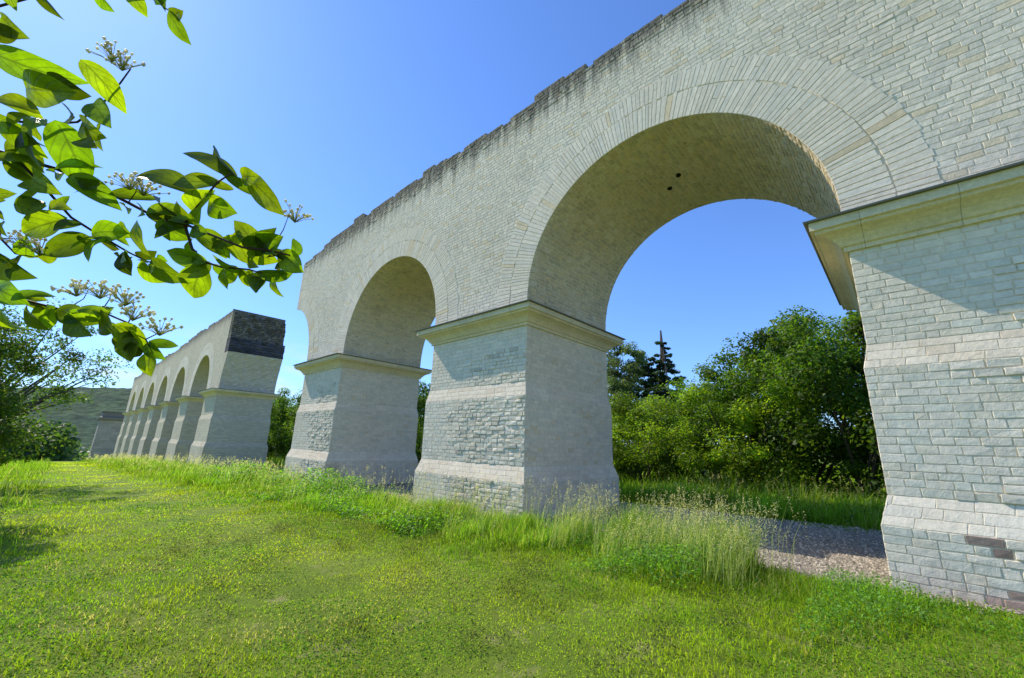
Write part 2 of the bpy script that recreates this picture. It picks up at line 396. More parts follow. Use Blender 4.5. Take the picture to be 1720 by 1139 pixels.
def T(x): return float(np.interp(x,[-22.4,-20,-18,-13.7,-8.7,-5,-2.2,2,12],[9.22,9.5,9.68,9.70,9.56,9.60,9.40,9.5,9.6]))
near=empty('ruined_aqueduct',(-8.228,CY,H-1.6),"pale limestone aqueduct ruin with tall arches on stepped piers","aqueduct","surviving stretches of the aqueduct")
pc=[-18.156,-8.228,1.70,11.628]
x0,x1=-22.55,11.628+HALF
segs=topprofile(x0,x1,5,T)
mb=MB(); extrude(mb,wall_outline(x0,x1,pc,segs,True,False),D1,D1+2*HALF)
wall=child('wall',mb.mesh('wall',M_mortar),near)
acs=[c-PITCH/2 for c in pc]
def keep(u,v,a,b,v1):
    x=x0+u; z=ZC+v
    if z+ (v1-v) > topat(segs,x0+a)+.01 or z+(v1-v)>topat(segs,x0+b-.001)+.01: return False
    for ac in acs:
        dx=x-ac
        if z<ZA:
            if abs(dx)<R+RING2-.06: return False
        elif dx*dx+(z-ZA)**2<(R+RING2-.07)**2: return False
    return True
def wallrough_shade(u,v):
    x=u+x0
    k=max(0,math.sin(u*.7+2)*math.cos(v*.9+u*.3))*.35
    if x>.6 and v>3.0: k+=min(2.4,max(0,(x-.6+.35*math.sin(v*5)+.3*math.sin(v*2.3+x*3))*1.5))  # rougher bricks upper right, also darkened: dappled shade painted into their colour
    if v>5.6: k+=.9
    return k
mb=MB(); courses(mb,flatmap((x0,D1,ZC),(1,0,0),(0,0,1),(0,-1,0)),x1-x0,CH*67,'wall',keep=keep,rfun=wallrough_shade)
child('stone_facing',mb.mesh('stone_facing',M_stone),wall)
for i,ac in enumerate(acs):
    mb=MB(); rb_=MB()
    if i==0:
        thm=math.acos((x0-ac)/R)
        arcstones(rb_,ac,R-.006,R+RING1,0,thm,.088,.014); arcstones(rb_,ac,R+RING1+.014,R+RING2,0,thm*.93,.096,.012)
        vault(mb,ac,0,thm); jambs(mb,ac,(1,))
    else:
        ring_full(rb_,ac); vault(mb,ac,0,math.pi); jambs(mb,ac)
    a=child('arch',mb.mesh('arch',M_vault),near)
    child('arch_ring',rb_.mesh('arch_ring',M_ring),a)
    if i==2:
        for (dx,dy) in ((.12,1.94),(-.26,2.33)):
            hb=MB(); n=12; r=.06
            vs=[(ac+dx+r*math.cos(t*2*math.pi/n),D1+dy+r*math.sin(t*2*math.pi/n),ZA+R-.045) for t in range(n)]+[(ac+dx+r*math.cos(t*2*math.pi/n),D1+dy+r*math.sin(t*2*math.pi/n),ZA+R+.05) for t in range(n)]
            hb.add(vs,[tuple(range(n))]+[(k,(k+1)%n,n+(k+1)%n,n+k) for k in range(n)])
            child('drain_hole',hb.mesh('drain_hole',M_dark),a)
for c in pc: pier(c,True,near,float(gz(c,7))-.35)

fc=[-38.012-PITCH*k for k in range(6,-1,-1)]
far=empty('ruined_aqueduct',(fc[3],CY,gz(fc[3],7)),"long run of small arches with a broken rubble end","aqueduct","surviving stretches of the aqueduct")
fx0,fx1=fc[0]-HALF-.1,fc[-1]+HALF+.12
fsegs=topprofile(fx0,fx1-.45,11,lambda x:9.40+.10*math.sin(x*.35),1.6)
out=wall_outline(fx0,fx1-.45,fc,fsegs,False,False)
mb=MB(); extrude(mb,out,D1,D1+2*HALF)
fw=child('wall',mb.mesh('wall',M_mas),far)
def roughblock(xa,xfun,y0,y1,z0,z1,amp,seed,topj=0):
    rd=random.Random(seed); ny=30;nz=20; mb=MB(); vs=[]
    tops=[]; t=0
    for i in range(ny+1):
        if i%5==0: t=rd.uniform(-topj,0)
        tops.append(t)
    for j in range(nz+1):
        for i in range(ny+1):
            z=z0+(z1+tops[i]-z0)*j/nz
            vs.append((xfun(z)+rd.uniform(-amp,amp)+amp*.8*math.sin(i*.9+j*.5),y0+(y1-y0)*i/ny,z))
    nb=len(vs)
    for j in range(nz+1):
        vs.append((xa,y0,vs[j*(ny+1)][2])); vs.append((xa,y1,vs[j*(ny+1)+ny][2]))
    fs=[(j*(ny+1)+i,j*(ny+1)+i+1,(j+1)*(ny+1)+i+1,(j+1)*(ny+1)+i) for j in range(nz) for i in range(ny)]
    for j in range(nz):
        fs.append((nb+2*j,j*(ny+1),(j+1)*(ny+1),nb+2*j+2)); fs.append((j*(ny+1)+ny,nb+2*j+1,nb+2*j+3,(j+1)*(ny+1)+ny))
    k0=len(vs)
    for i in range(ny+1): vs.append((xa,y0+(y1-y0)*i/ny,z1+tops[i]))
    for i in range(ny): fs.append((nz*(ny+1)+i,nz*(ny+1)+i+1,k0+i+1,k0+i))
    fs.append(tuple(range(ny,-1,-1))+(nb,nb+1))
    mb.add(vs,fs); return mb
xe=fx1-.45-.02
flare=lambda z: fx1-.1+.6*max(0,min(1,(z-H-3.4)/2.6))**1.8
child('rubble_core',roughblock(xe,lambda z:fx1+.12-.12*(z-H-7.2),D1+.03,D1+2*HALF-.02,7.15+H,9.42+H,.09,3,.3).mesh('rubble_core',M_rub),far)
child('channel_lining',roughblock(xe,lambda z:fx1+.48,D1-.01,D1+2*HALF+.01,6.05+H,7.2+H,.045,4,.1).mesh('channel_lining',M_band),far)
child('haunch',roughblock(xe,flare,D1,D1+2*HALF,3.33+H,6.04+H,.03,5).mesh('haunch',M_mas),far)
for i in range(6):
    ac=fc[i]+PITCH/2; mb=MB(); ring_full(mb,ac,.2); child('arch',mb.mesh('arch',M_vault),far)
for c in fc: pier(c,False,far,float(gz(c,7))-1.5)

ch=empty('stone_pier_stub',(-110,6.7,gz(-110,6.7)),"grey weathered square masonry stub with a projecting stone cap","ruin")
mb=MB(); loft(mb,-110,6.75,[(-7+H,2.2),(2.1+H,2.0)])
child('shaft',mb.mesh('shaft',M_grey),ch)
mb=MB(); loft(mb,-110,6.75,[(2.1+H,2.05),(2.2+H,2.35),(2.6+H,2.4),(2.75+H,1.9),(3.5+H,1.85),(3.55+H,2.1),(3.75+H,2.1)])
child('stone_cap',mb.mesh('stone_cap',M_lead),ch)

# ---------------------------------------------------------------- numpy foliage
def npmesh(name,V,loops,starts,totals,C,mat):
    me=bpy.data.meshes.new(name); me.vertices.add(len(V)); me.vertices.foreach_set('co',V.astype(np.float32).ravel())
    me.loops.add(len(loops)); me.loops.foreach_set('vertex_index',loops.astype(np.int32))
    me.polygons.add(len(starts)); me.polygons.foreach_set('loop_start',starts.astype(np.int32))
    me.update(calc_edges=True)
    at=me.color_attributes.new('Col','FLOAT_COLOR','POINT'); c=np.ones((len(V),4),dtype=np.float32); c[:,:3]=C; at.data.foreach_set('color',c.ravel())
    me.materials.append(mat); return me
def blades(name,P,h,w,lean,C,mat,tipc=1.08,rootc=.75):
    n=len(P); a=RNG.uniform(0,2*np.pi,n); r=np.stack([np.cos(a),np.sin(a),np.zeros(n)],1)*w[:,None]*.5
    m=P+np.stack([lean[:,0]*.35,lean[:,1]*.35,np.ones(n)*.55],1)*h[:,None]
    t=P+np.stack([lean[:,0],lean[:,1],np.ones(n)*(1-.25*np.hypot(lean[:,0],lean[:,1]))],1)*h[:,None]
    V=np.stack([P-r,P+r,m-r*.8,m+r*.8,t],1).reshape(-1,3)
    b=np.arange(n)*5
    L=np.stack([b,b+1,b+3,b+2,b+2,b+3,b+4],1).ravel()
    st=np.stack([np.arange(n)*7,np.arange(n)*7+4],1).ravel()
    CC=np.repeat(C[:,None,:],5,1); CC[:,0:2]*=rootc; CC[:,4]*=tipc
    return npmesh(name,V,L,st,None,CC.reshape(-1,3),mat)
def nz2(x,y,s,seed=0):
    r=np.random.default_rng(seed); out=0
    for k in range(6):
        a=r.uniform(0,6.28);f=s*r.uniform(.5,2.2);p=r.uniform(0,6.28)
        out=out+np.sin((x*np.cos(a)+y*np.sin(a))*f+p)
    return out/6
def stuff(name,me,label,cat):
    o=bpy.data.objects.new(name,me); link(o); o["kind"]="stuff"; o["label"]=label; o["category"]=cat; return o
def inpier(x,y):
    k=np.zeros(len(x),bool)
    for c in pc+fc: k|=(abs(x-c)<HALF+.2)&(abs(y-CY)<HALF+.2)
    return k
def yfront(x): return np.interp(x,[-40,-25,-10,-5,-3,-1,0,4],[2.6,3.0,4.2,4.8,4.9,5.6,5.9,5.6])+.45*np.sin(x*1.3)+.3*np.sin(x*3.1+1)
def gravelzone(x,y): return (y>6.72+.0*x)&(y<12)
n=400000
u=RNG.uniform(0,1,n); r0,r1=1.6,75.
r=(math.sqrt(r0)+u*(math.sqrt(r1)-math.sqrt(r0)))**2
th=np.radians(RNG.uniform(70,190,n)); x=r*np.cos(th); y=r*np.sin(th)
k=(~inpier(x,y))&~gravelzone(x,y)
x,y,r=x[k],y[k],r[k]; n=len(x)
big=nz2(x,y,.55,1); sm=nz2(x,y,2.6,2); fine=nz2(x,y,9,8)
pc_y=2.55+np.interp(x,[-40,-15,-8,-4,0],[-1.2,-.4,0,0,-.6])
path=np.exp(-((y-pc_y+.15*np.sin(x*.7))/.95)**2)*np.clip((-x-.5)/1.5,0,1)
edge=np.clip((y-(yfront(x)-1.3))/1.5,0,1)
h=(.024+.022*RNG.random(n)+.035*np.clip(sm+.1,0,1)+.04*np.clip(fine,0,1))*(1+1.4*edge)*(1-.55*path)
h*=np.clip(.8+r*.02,0,1.8)
w=.0036+.0009*r
lean=RNG.normal(0,.5,(n,2))
base=np.array([.300,.440,.024]); C=base[None]*RNG.uniform(.84,1.14,(n,1))
C*=1+.40*big[:,None]*np.array([[1.2,1,.6]])
C[:,0]*=1+.25*sm; C*=(1+.35*path)[:,None]; C[:,0]*=1+.15*path
C*=(1-.40*np.clip(fine,0,1))[:,None]*(1-.25*edge)[:,None]*(1-.45*np.clip(nz2(x,y,1.8,71)-.15,0,1))[:,None]
drym=np.clip(nz2(x,y,1.7,4)+.5*nz2(x,y,5,5)-.3,0,1)
dry=RNG.random(n)<(.012+1.0*drym+.06*path); C[dry]=np.array([.52,.47,.22])*RNG.uniform(.75,1.1,(dry.sum(),1))
P=np.stack([x,y,gz(x,y)-.003],1)
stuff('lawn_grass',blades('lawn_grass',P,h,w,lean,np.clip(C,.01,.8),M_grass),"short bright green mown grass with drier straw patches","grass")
def leafquads(name,P,size,C,mat,nb=None,ar=.6):
    n=len(P); t=RNG.normal(0,1,(n,3)); t/=np.linalg.norm(t,axis=1)[:,None]
    nr=RNG.normal(0,1,(n,3)) if nb is None else nb+RNG.normal(0,.55,(n,3))
    nr/=np.linalg.norm(nr,axis=1)[:,None]+1e-9
    b=np.cross(nr,t); b/=np.linalg.norm(b,axis=1)[:,None]+1e-9; t=np.cross(b,nr)
    s=size[:,None]
    V=np.stack([P-t*s*.5,P+b*s*ar*.5+nr*s*.08,P+t*s*.5,P-b*s*ar*.5+nr*s*.08],1).reshape(-1,3)
    L=np.arange(4*n); st=np.arange(n)*4
    return npmesh(name,V,L,st,None,np.repeat(C,4,0),mat)
n=120000; r=(math.sqrt(1.7)+RNG.uniform(0,1,n)*(math.sqrt(16)-math.sqrt(1.7)))**2; th=np.radians(RNG.uniform(70,190,n)); x=r*np.cos(th);y=r*np.sin(th)
k=(nz2(x,y,1.6,12)+.5*nz2(x,y,5,13)+.12*RNG.normal(0,1,n)>.10)&(y<6.3); x,y,r=x[k],y[k],r[k]; n=len(x)
P=np.stack([x,y,gz(x,y)+RNG.uniform(.015,.07,n)],1)
C=np.array([.12,.26,.02])[None]*RNG.uniform(.5,1.35,(n,1))
stuff('clover',leafquads('clover',P,.009+.0020*r,C,M_grass,np.array([[0,0,1.]]),.9),"low clover leaves scattered in the lawn","clover")
n=26000; cx_=RNG.uniform(-9,2,200); cy_=RNG.uniform(.6,5.0,200); i=RNG.integers(0,200,n); sp_=RNG.uniform(.05,.20,200)[i]
x=cx_[i]+RNG.normal(0,1,n)*sp_; y=cy_[i]+RNG.normal(0,1,n)*sp_
C=np.array([.14,.16,.05])[None]*RNG.uniform(.4,1.4,(n,1))
stuff('lawn_weeds',leafquads('lawn_weeds',np.stack([x,y,gz(x,y)+RNG.uniform(.02,.14,n)],1),RNG.uniform(.010,.03,n),C,M_grass,None,.5),"small dark weed tufts dotted through the lawn","weeds")
def tall(n,xr,yr,hr,seed,dens=0.0,front=True):
    x=RNG.uniform(*xr,n);y=RNG.uniform(*yr,n)
    f=np.clip((y-yfront(x)+.5*nz2(x,y,2.2,seed+9))/1.0,0,1) if front else np.ones(n)
    q=.55*nz2(x,y,1.1,seed)+.8*nz2(x,y,4.5,seed+1)
    k=(q+RNG.normal(0,.18,n)>dens)&~inpier(x,y)&(f>RNG.random(n)*.8)&~gravelzone(x,y); x,y,f=x[k],y[k],f[k]; n=len(x)
    hh=RNG.uniform(*hr,n)*np.clip(1+.9*nz2(x,y,1.6,seed+3)+.5*nz2(x,y,5,seed+4),.35,2)*(.35+.65*f); return x,y,hh
parts=[tall(34000,(-8.5,-1.6),(4.0,6.8),(.15,.42),21,-.15),tall(20000,(-4.6,-1.7),(4.7,6.7),(.35,.80),31,-.1),
       tall(38000,(-22,-7.5),(3.8,7.0),(.12,.40),22,-.05),tall(26000,(-75,-20),(2.3,7.2),(.2,.6),23,-.1),
       tall(14000,(-8,1),(12.0,14.5),(.2,.5),24,-.3,False),tall(15000,(-8,6),(12.8,19),(.3,.8),25,-.1,False),
       tall(26000,(-1.9,5),(4.7,6.7),(.06,.22),26,-.4),tall(9000,(-60,-8),(-3.5,0),(.15,.5),27,0,False),
       tall(9000,(-60,-20),(7,16),(.3,.8),29,-.2,False)]
x=np.concatenate([p[0] for p in parts]);y=np.concatenate([p[1] for p in parts]);h=np.concatenate([p[2] for p in parts]); n=len(x)
d=np.hypot(x,y); lean=RNG.normal(0,.34,(n,2))+.3*np.stack([nz2(x,y,1.3,61)+.5,nz2(x,y,1.3,62)],1); C=np.array([.180,.310,.026])[None]*RNG.uniform(.55,1.4,(n,1))*(1+.5*nz2(x,y,1.6,63))[:,None]
dry=RNG.random(n)<np.clip(.07+.2*nz2(x,y,2.3,64),0,1); C[dry]=np.array([.50,.46,.22])*RNG.uniform(.6,1.1,(dry.sum(),1))
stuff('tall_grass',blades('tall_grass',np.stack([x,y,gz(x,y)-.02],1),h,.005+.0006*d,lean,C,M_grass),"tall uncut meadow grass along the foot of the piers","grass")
xa=np.concatenate([RNG.uniform(-8.5,-1.3,900),RNG.uniform(-24,-8,1200),RNG.uniform(-70,-20,1500),RNG.uniform(-6,0,400),RNG.uniform(-4.4,-1.6,1300)]);ya=np.concatenate([RNG.uniform(4.6,6.9,900),RNG.uniform(4,7.1,1200),RNG.uniform(2.2,7.2,1500),RNG.uniform(12.2,16,400),RNG.uniform(5.3,6.7,1300)])
k=(nz2(xa,ya,2.2,41)>-.05)&~inpier(xa,ya)&(ya>yfront(xa)); xa,ya=xa[k],ya[k]; n=len(xa)
hh=RNG.uniform(.45,1.0,n)*(1+.25*nz2(xa,ya,1,42)); ln=RNG.normal(.18,.24,(n,2)); d=np.hypot(xa,ya)
base=np.stack([xa,ya,gz(xa,ya)],1)
stuff('grass_stalks',blades('stalks',base,hh,.003+.0003*d,ln,np.tile(np.array([[.34,.40,.15]]),(n,1)),M_grass),"thin straw-coloured grass stalks rising over the meadow edge","grass")
tip=base+np.stack([ln[:,0],ln[:,1],(1-.25*np.hypot(ln[:,0],ln[:,1]))],1)*hh[:,None]
q=np.repeat(tip,9,0)+RNG.normal(0,1,(9*n,3))*np.array([.010,.010,.045])-np.array([0,0,.03])
stuff('seed_heads',leafquads('seed_heads',q,np.repeat(.012+.0012*d,9),np.array([.58,.54,.36])[None]*RNG.uniform(.7,1.3,(9*n,1)),M_grass,None,.4),"feathery pale seed heads of the tall grass","grass")
def weeds(xr,yr,n,hmax,size,seed,dens):
    x=RNG.uniform(*xr,n);y=RNG.uniform(*yr,n); q=nz2(x,y,1.6,seed)+RNG.normal(0,.1,n); k=(q>dens)&~inpier(x,y)&~gravelzone(x,y)&(y>yfront(x)-.5+.3*nz2(x,y,3,seed)); x,y,q=x[k],y[k],q[k]
    z=gz(x,y)+RNG.random(len(x))**.7*hmax*np.clip((q-dens)*1.8,.15,1); d=np.hypot(x,y)
    return np.stack([x,y,z],1),(size*RNG.uniform(.6,1.4,len(x)))
Ws=[weeds((-.9,6),(4.4,6.8),40000,.22,.028,51,-.4),weeds((-13.5,-6.3),(4.4,7.0),36000,.6,.05,52,-.1),weeds((-24,-13),(4.2,7.0),22000,.8,.08,53,-.05),weeds((-6.5,-1.9),(4.8,6.7),22000,.45,.035,54,-.05),
    weeds((-6.2,0),(12.2,16),12000,.4,.08,55,-.1)]
P=np.concatenate([w[0] for w in Ws]); S=np.concatenate([w[1] for w in Ws]); C=np.array([.095,.20,.020])[None]*RNG.uniform(.4,1.7,(len(P),1))
stuff('weeds',leafquads('weeds',P,S,C,M_leaf,np.array([[-.3,-.2,1.]]),.55),"leafy green weeds growing at the pier bases","weeds")

def tube(mb,pts,rad,n=6,col=(.1,.08,.06)):
    vs=[];fs=[]
    pts=[Vector(p) for p in pts]
    for i,p in enumerate(pts):
        d=(pts[min(i+1,len(pts)-1)]-pts[max(i-1,0)]).normalized(); a=d.cross(Vector((.3,.9,.1)))
        if a.length<.01: a=d.cross(Vector((1,0,0)))
        a.normalize(); b=d.cross(a)
        for k in range(n):
            t=2*math.pi*k/n; vs.append(tuple(p+(a*math.cos(t)+b*math.sin(t))*rad[i]))
    for i in range(len(pts)-1):
        for k in range(n): fs.append((i*n+k,i*n+(k+1)%n,(i+1)*n+(k+1)%n,(i+1)*n+k))
    fs.append(tuple(range(n-1,-1,-1))); fs.append(tuple((len(pts)-1)*n+k for k in range(n))); mb.add(vs,fs,col)
def crown(name,seed,rad,cz,nc,nl,leaf,cr,col,shape='round',low=-.95,inner=.45):
    r=np.random.default_rng(seed); Cs=[]
    while len(Cs)<nc:
        p=r.uniform(-1,1,3)
        l=np.linalg.norm(p)
        if shape=='cone':
            t=(p[2]+1)/2; lim=(1-t)**1.0*.95+.03; q=math.hypot(p[0],p[1])
            if q>lim or q<lim*.3: continue
        elif l>1 or l<inner or p[2]<low: continue
        Cs.append(p)
    Cs=np.array(Cs)
    if shape!='cone': Cs*=(1+.18*np.sin(Cs[:,[0]]*5+seed)*np.cos(Cs[:,[1]]*4))
    idx=r.integers(0,nc,nl); crs=r.uniform(.45,1.35,nc)*cr
    if shape=='cone': crs*=np.clip(1.15-(Cs[:,2]+1)/2,.2,1)
    off=r.normal(0,1,(nl,3)); off/=np.linalg.norm(off,axis=1)[:,None]; off*=(r.random(nl)**.45*crs[idx])[:,None]
    if shape=='cone': off[:,2]*=.5
    P=Cs[idx]*np.array(rad)+off*np.array([1,1,.75]); P[:,2]+=cz
    P[:,2]=np.maximum(P[:,2],.05+.1*r.random(nl))
    cv=r.uniform(.55,1.4,nc)[idx]*r.uniform(.7,1.3,nl)
    C=np.array(col)[None]*cv[:,None]; C[:,0]*=r.uniform(.8,1.3,nl)
    nb=off/np.maximum(.05,crs[idx])[:,None]*.7+np.array([0,0,.5])
    return leafquads(name,P,leaf*r.uniform(.6,1.35,nl),C,M_leaf,nb,.55),Cs*np.array(rad)+np.array([0,0,cz])
def trunkmesh(name,tips,r0,hf,nst=1):
    mb=MB(); random.seed(len(tips))
    if nst==1: tube(mb,[(0,0,-.2),(.03,.02,hf*.5),(-.04,.05,hf)],[r0,r0*.8,r0*.4],8)
    for i,t in enumerate(tips):
        s=Vector((0,0,hf*random.uniform(.6,1))) if nst==1 else Vector((random.uniform(-.3,.3),random.uniform(-.3,.3),-.1))
        t=Vector(t); m=s.lerp(t,.5)+Vector((random.uniform(-.2,.2),random.uniform(-.2,.2),.15*t.z*.3))
        tube(mb,[s,m,t],[r0*.45,r0*.28,r0*.06],5)
    return mb.mesh(name,M_bark)
def plant(kind,cm,tips,r0,hf,nst,loc,label,cat,group,rot=0,sc=(1,1,1)):
    e=empty(kind,loc,label,cat,group); e.rotation_euler=(0,0,rot); e.scale=sc
    child('trunk' if nst==1 else 'stems',trunkmesh('trunk',tips,r0,hf,nst),e); child('crown',cm,e); return e
def copyplant(src,loc,rot,sc):
    e=src.copy(); link(e); e.location=loc; e.rotation_euler=(0,0,rot); e.scale=sc
    for c in src.children:
        k=c.copy(); link(k); k.parent=e
    return e
G="shrubs and small trees growing behind the aqueduct"
srcs=[]
for s,(rad,cz,col) in enumerate([((2.2,2.0,1.9),2.1,(.125,.200,.016)),((2.0,2.3,2.1),2.2,(.065,.125,.013)),((2.4,2.1,1.6),1.8,(.145,.225,.018))]):
    srcs.append(crown('crown',60+s,rad,cz,60,21000,.09,.52,col))
rd=random.Random(3)
spots=[(-13.5,19.0,1.1),(-11.6,17.6,1.05),(-9.6,18.8,1.1),(-8.0,17.3,1.05),(-6.2,18.4,1.15),(-4.6,17.4,1.1),(-3.0,18.6,1.4),(-15.8,20,1.2),(-1.2,17.9,1.4),(1.0,18.4,1.6),(3.4,20.5,1.5),(-29.5,17.5,1.5),(-26,18,1.6),(-23.5,19.5,1.6),(-60,19,2.1),(-56,17.5,2.0),(-52,18.5,2.0),(-48,17.6,1.9),(-44,19.5,1.9),(-7,22,1.5),(-11,22.5,1.4)]
first={}
for i,(x,y,sc) in enumerate(spots):
    k=1 if (x<-20 or x in(-1.2,1.0,-3.0)) and 1 in first else i%3; loc=(x,y,float(gz(x,y))-.1); s3=(sc*rd.uniform(.9,1.15),sc*rd.uniform(.9,1.15),sc*rd.uniform(.80,1.10))
    if k not in first:
        first[k]=plant('shrub',srcs[k][0],srcs[k][1][:9],.09,.6,2,loc,"dense leafy green shrub in the hedge behind the arches","shrub",G,0,s3)
    else: copyplant(first[k],loc,rd.uniform(0,6.28),s3)
cm,cs=crown('crown',71,(4.3,3.0,3.3),4.1,95,44000,.14,.85,(.055,.105,.012),low=-1)
plant('broadleaf_tree',cm,cs[:16],.16,1.6,1,(-1.2,20.5,float(gz(-1,21))),"dark green broadleaf tree with uneven open crown above the hedge","tree",None)
cm,cs=crown('crown',72,(2.6,2.0,2.6),3.8,55,18000,.12,.62,(.08,.145,.016),low=-1)
plant('broadleaf_tree',cm,cs[:12],.12,1.2,1,(-4.8,21.0,float(gz(-4,21))),"young green tree rising just above the hedge","tree",None)
cm,cs=crown('crown',73,(2.8,2.4,5.2),7.9,150,32000,.22,.80,(.085,.125,.05),inner=.2)
plant('birch_tree',cm,cs[:18],.16,7.0,1,(-20.8,40.0,float(gz(-20,40))),"slender pale green birch standing beside a dark spruce","tree",None)
cm,cs=crown('crown',74,(4.0,4.0,6.9),7.4,460,50000,.26,.85,(.028,.052,.021),'cone')
plant('spruce_tree',cm,cs[:10],.18,13.6,1,(-16.7,40.0,float(gz(-17,40))),"dark conical spruce standing beside a slender birch","tree",None)
cm,cs=crown('crown',75,(2.0,1.5,2.15),2.0,110,70000,.062,.48,(.048,.090,.012),inner=.2)
plant('shrub',cm,cs[:12],.07,.5,2,(-12.0,-1.98,float(gz(-12.4,-2))-.05),"dense dark green bush beside the mown lawn","shrub",None)
cm,cs=crown('crown',76,(3.2,3.6,2.6),4.2,70,10500,.10,.55,(.05,.095,.016),low=-.6)
plant('broadleaf_tree',cm,cs[:40],.13,1.8,1,(-22,-2.2,float(gz(-22,-2))),"small airy tree with wispy spreading branches at the meadow edge","tree",None)
cm,cs=crown('crown',77,(2.6,2.2,1.7),1.6,50,20000,.08,.6,(.045,.088,.014))
plant('shrub',cm,cs[:10],.08,.5,2,(-18.5,-3.3,float(gz(-19,-3))),"rounded green shrub under the airy tree","shrub",None)
Ps=[];Ss=[];Cc=[]
for i in range(170):
    x=RNG.uniform(-420,-135); y=RNG.uniform(-60,30)*abs(x)/200; g0=float(gz(x,y)); rr=RNG.uniform(4,7); nn=420
    if x>-200 and 2<y<12: y-=14
    p=RNG.normal(0,1,(nn,3)); p/=np.linalg.norm(p,axis=1)[:,None]; p*=RNG.random((nn,1))**.3*rr*np.array([1,1,1.2])
    Ps.append(p+np.array([x,y,g0+rr*1.2])); Ss.append(np.full(nn,1.1+abs(x)/500)); Cc.append(np.array([.040,.075,.022])[None]*RNG.uniform(.6,1.5,(1,1))*RNG.uniform(.7,1.4,(nn,1))+np.array([.006,.012,.016])*abs(x)/300)  # bluish haze added to leaf colour, stronger with distance
stuff('distant_wood',leafquads('distant_wood',np.concatenate(Ps),np.concatenate(Ss),np.concatenate(Cc),M_leaf,np.array([[0,0,.5]]),.8),"dark green wood filling the valley below","wood")
gx=np.linspace(-2600,-650,120); gy=np.linspace(-1500,1500,220); X,Y=np.meshgrid(gx,gy)
prof=np.clip((-650-X)/900,0,1); prof=prof*prof*(3-2*prof)
Zh=-45+prof*(138+14*np.sin(Y/260+.6)+8*np.sin(Y/90))+6*prof*nz2(X,Y,.06,91)+RNG.uniform(0,5,X.shape)*prof+H
V=np.stack([X.ravel(),Y.ravel(),Zh.ravel()],1); nx=120
F=[(j*nx+i,j*nx+i+1,(j+1)*nx+i+1,(j+1)*nx+i) for j in range(219) for i in range(nx-1)]
me=bpy.data.meshes.new('hill'); me.from_pydata(V.tolist(),[],F)
m,nt=newmat('haze_tinted_hillside'); pos=geo(nt).outputs['Position']
v=nt.nodes.new('ShaderNodeTexVoronoi'); v.inputs['Scale'].default_value=.07; nt.links.new(pos,v.inputs['Vector'])
c=mix(nt,rng(nt,noise(nt,.012,6,.8,pos),.35,.65,0,1),(.055,.105,.060),(.13,.20,.075))  # aerial haze is painted in: greens shifted towards blue
c=mix(nt,1.0,c,val2col(nt,rng(nt,v.outputs['Distance'],.1,.8,1.2,.5)),'MULTIPLY')
finish(nt,c,1,bump(nt,noise(nt,.06,5,.8,pos),1,12)); me.materials.append(m)
o=bpy.data.objects.new('hill',me); link(o); o["kind"]="structure"; o["label"]="wooded hill across the valley, haze painted into its green"

# ---------------------------------------------------------------- dogwood shrub beside the viewer
RIGHT=Vector((.7327,.6796,.0299)); DOWN=Vector((-.1480,.2021,-.9681)); FWD=Vector((-.6643,.7052,.2487))
CAM=Vector((0,0,H))
OB=CAM+FWD*.62; K=.0009
def S(x,y,d=0): return OB+RIGHT*((x-860)*K)+DOWN*((y-569.5)*K)+FWD*d
dog=empty('dogwood_shrub',(-1.15,-.75,float(gz(-1.15,-.75))),"dogwood shrub branches with backlit green leaves and pale bud clusters","shrub")
off=Vector(dog.location)
def L(v): return Vector(v)-off
tw=MB(); rd=random.Random(21)
fork=Vector((-1.12,-.45,H+.28))
tube(tw,[L((-1.15,-.75,-.1)),L((-1.2,-.65,.7)),L((-1.15,-.5,1.4)),L(fork)],[.02,.018,.014,.011],8)
tube(tw,[L((-1.15,-.5,1.4)),L((-1.15,-.42,1.2)),L(S(-90,450)),],[.010,.008,.004],7)
br=[
 [(-120,215),(-40,240),(20,262),(80,278),(130,300),(200,335),(260,365),(315,378),(370,400),(420,420),(465,425),(495,432)],
 [(315,378),(345,345),(378,312),(400,300)],
 [(20,262),(60,310),(100,360),(150,392),(200,420),(240,438),(268,440)],
 [(-60,190),(0,200),(60,203),(110,195),(150,165),(185,128),(205,105)],
 [(-90,450),(-20,490),(30,503),(90,520),(150,522),(200,542),(235,570),(250,592)],
 [(-40,240),(-10,330),(0,400),(20,425),(45,430)],
 [(-60,190),(-80,100),(-20,20),(60,-20),(160,-25),(250,-8),(280,15)],
 [(315,378),(330,420),(352,442),(385,452),(430,456),(452,462)],
 [(200,335),(215,318),(218,305)],[(465,425),(485,390),(495,360)],[(90,520),(120,500),(128,484)],[(150,522),(165,500),(168,488)],[(200,542),(212,520),(210,500)],[(235,570),(260,560),(268,550)],[(0,400),(20,400),(35,400)],[(45,430),(60,425),(66,415)]]
tube(tw,[L(fork),L(S(-120,215))],[.010,.005],7)
tube(tw,[L(fork),L(S(-60,190,.02))],[.009,.004],7)
bpts=[]
for bi,b in enumerate(br):
    pts=[S(x,y,.018*math.sin(x*.011)) for x,y in b]
    r0=.0034 if bi==0 else (.0024 if bi<8 else .0010); n=len(pts)
    tube(tw,[L(p) for p in pts],[r0*(1-.6*i/(n-1)) for i in range(n)],6)
    if bi<8: bpts.append(b)
child('stems',tw.mesh('stems',M_twig,True),dog)
leafV=[];leafF=[];leafC=[];leafUV=[]
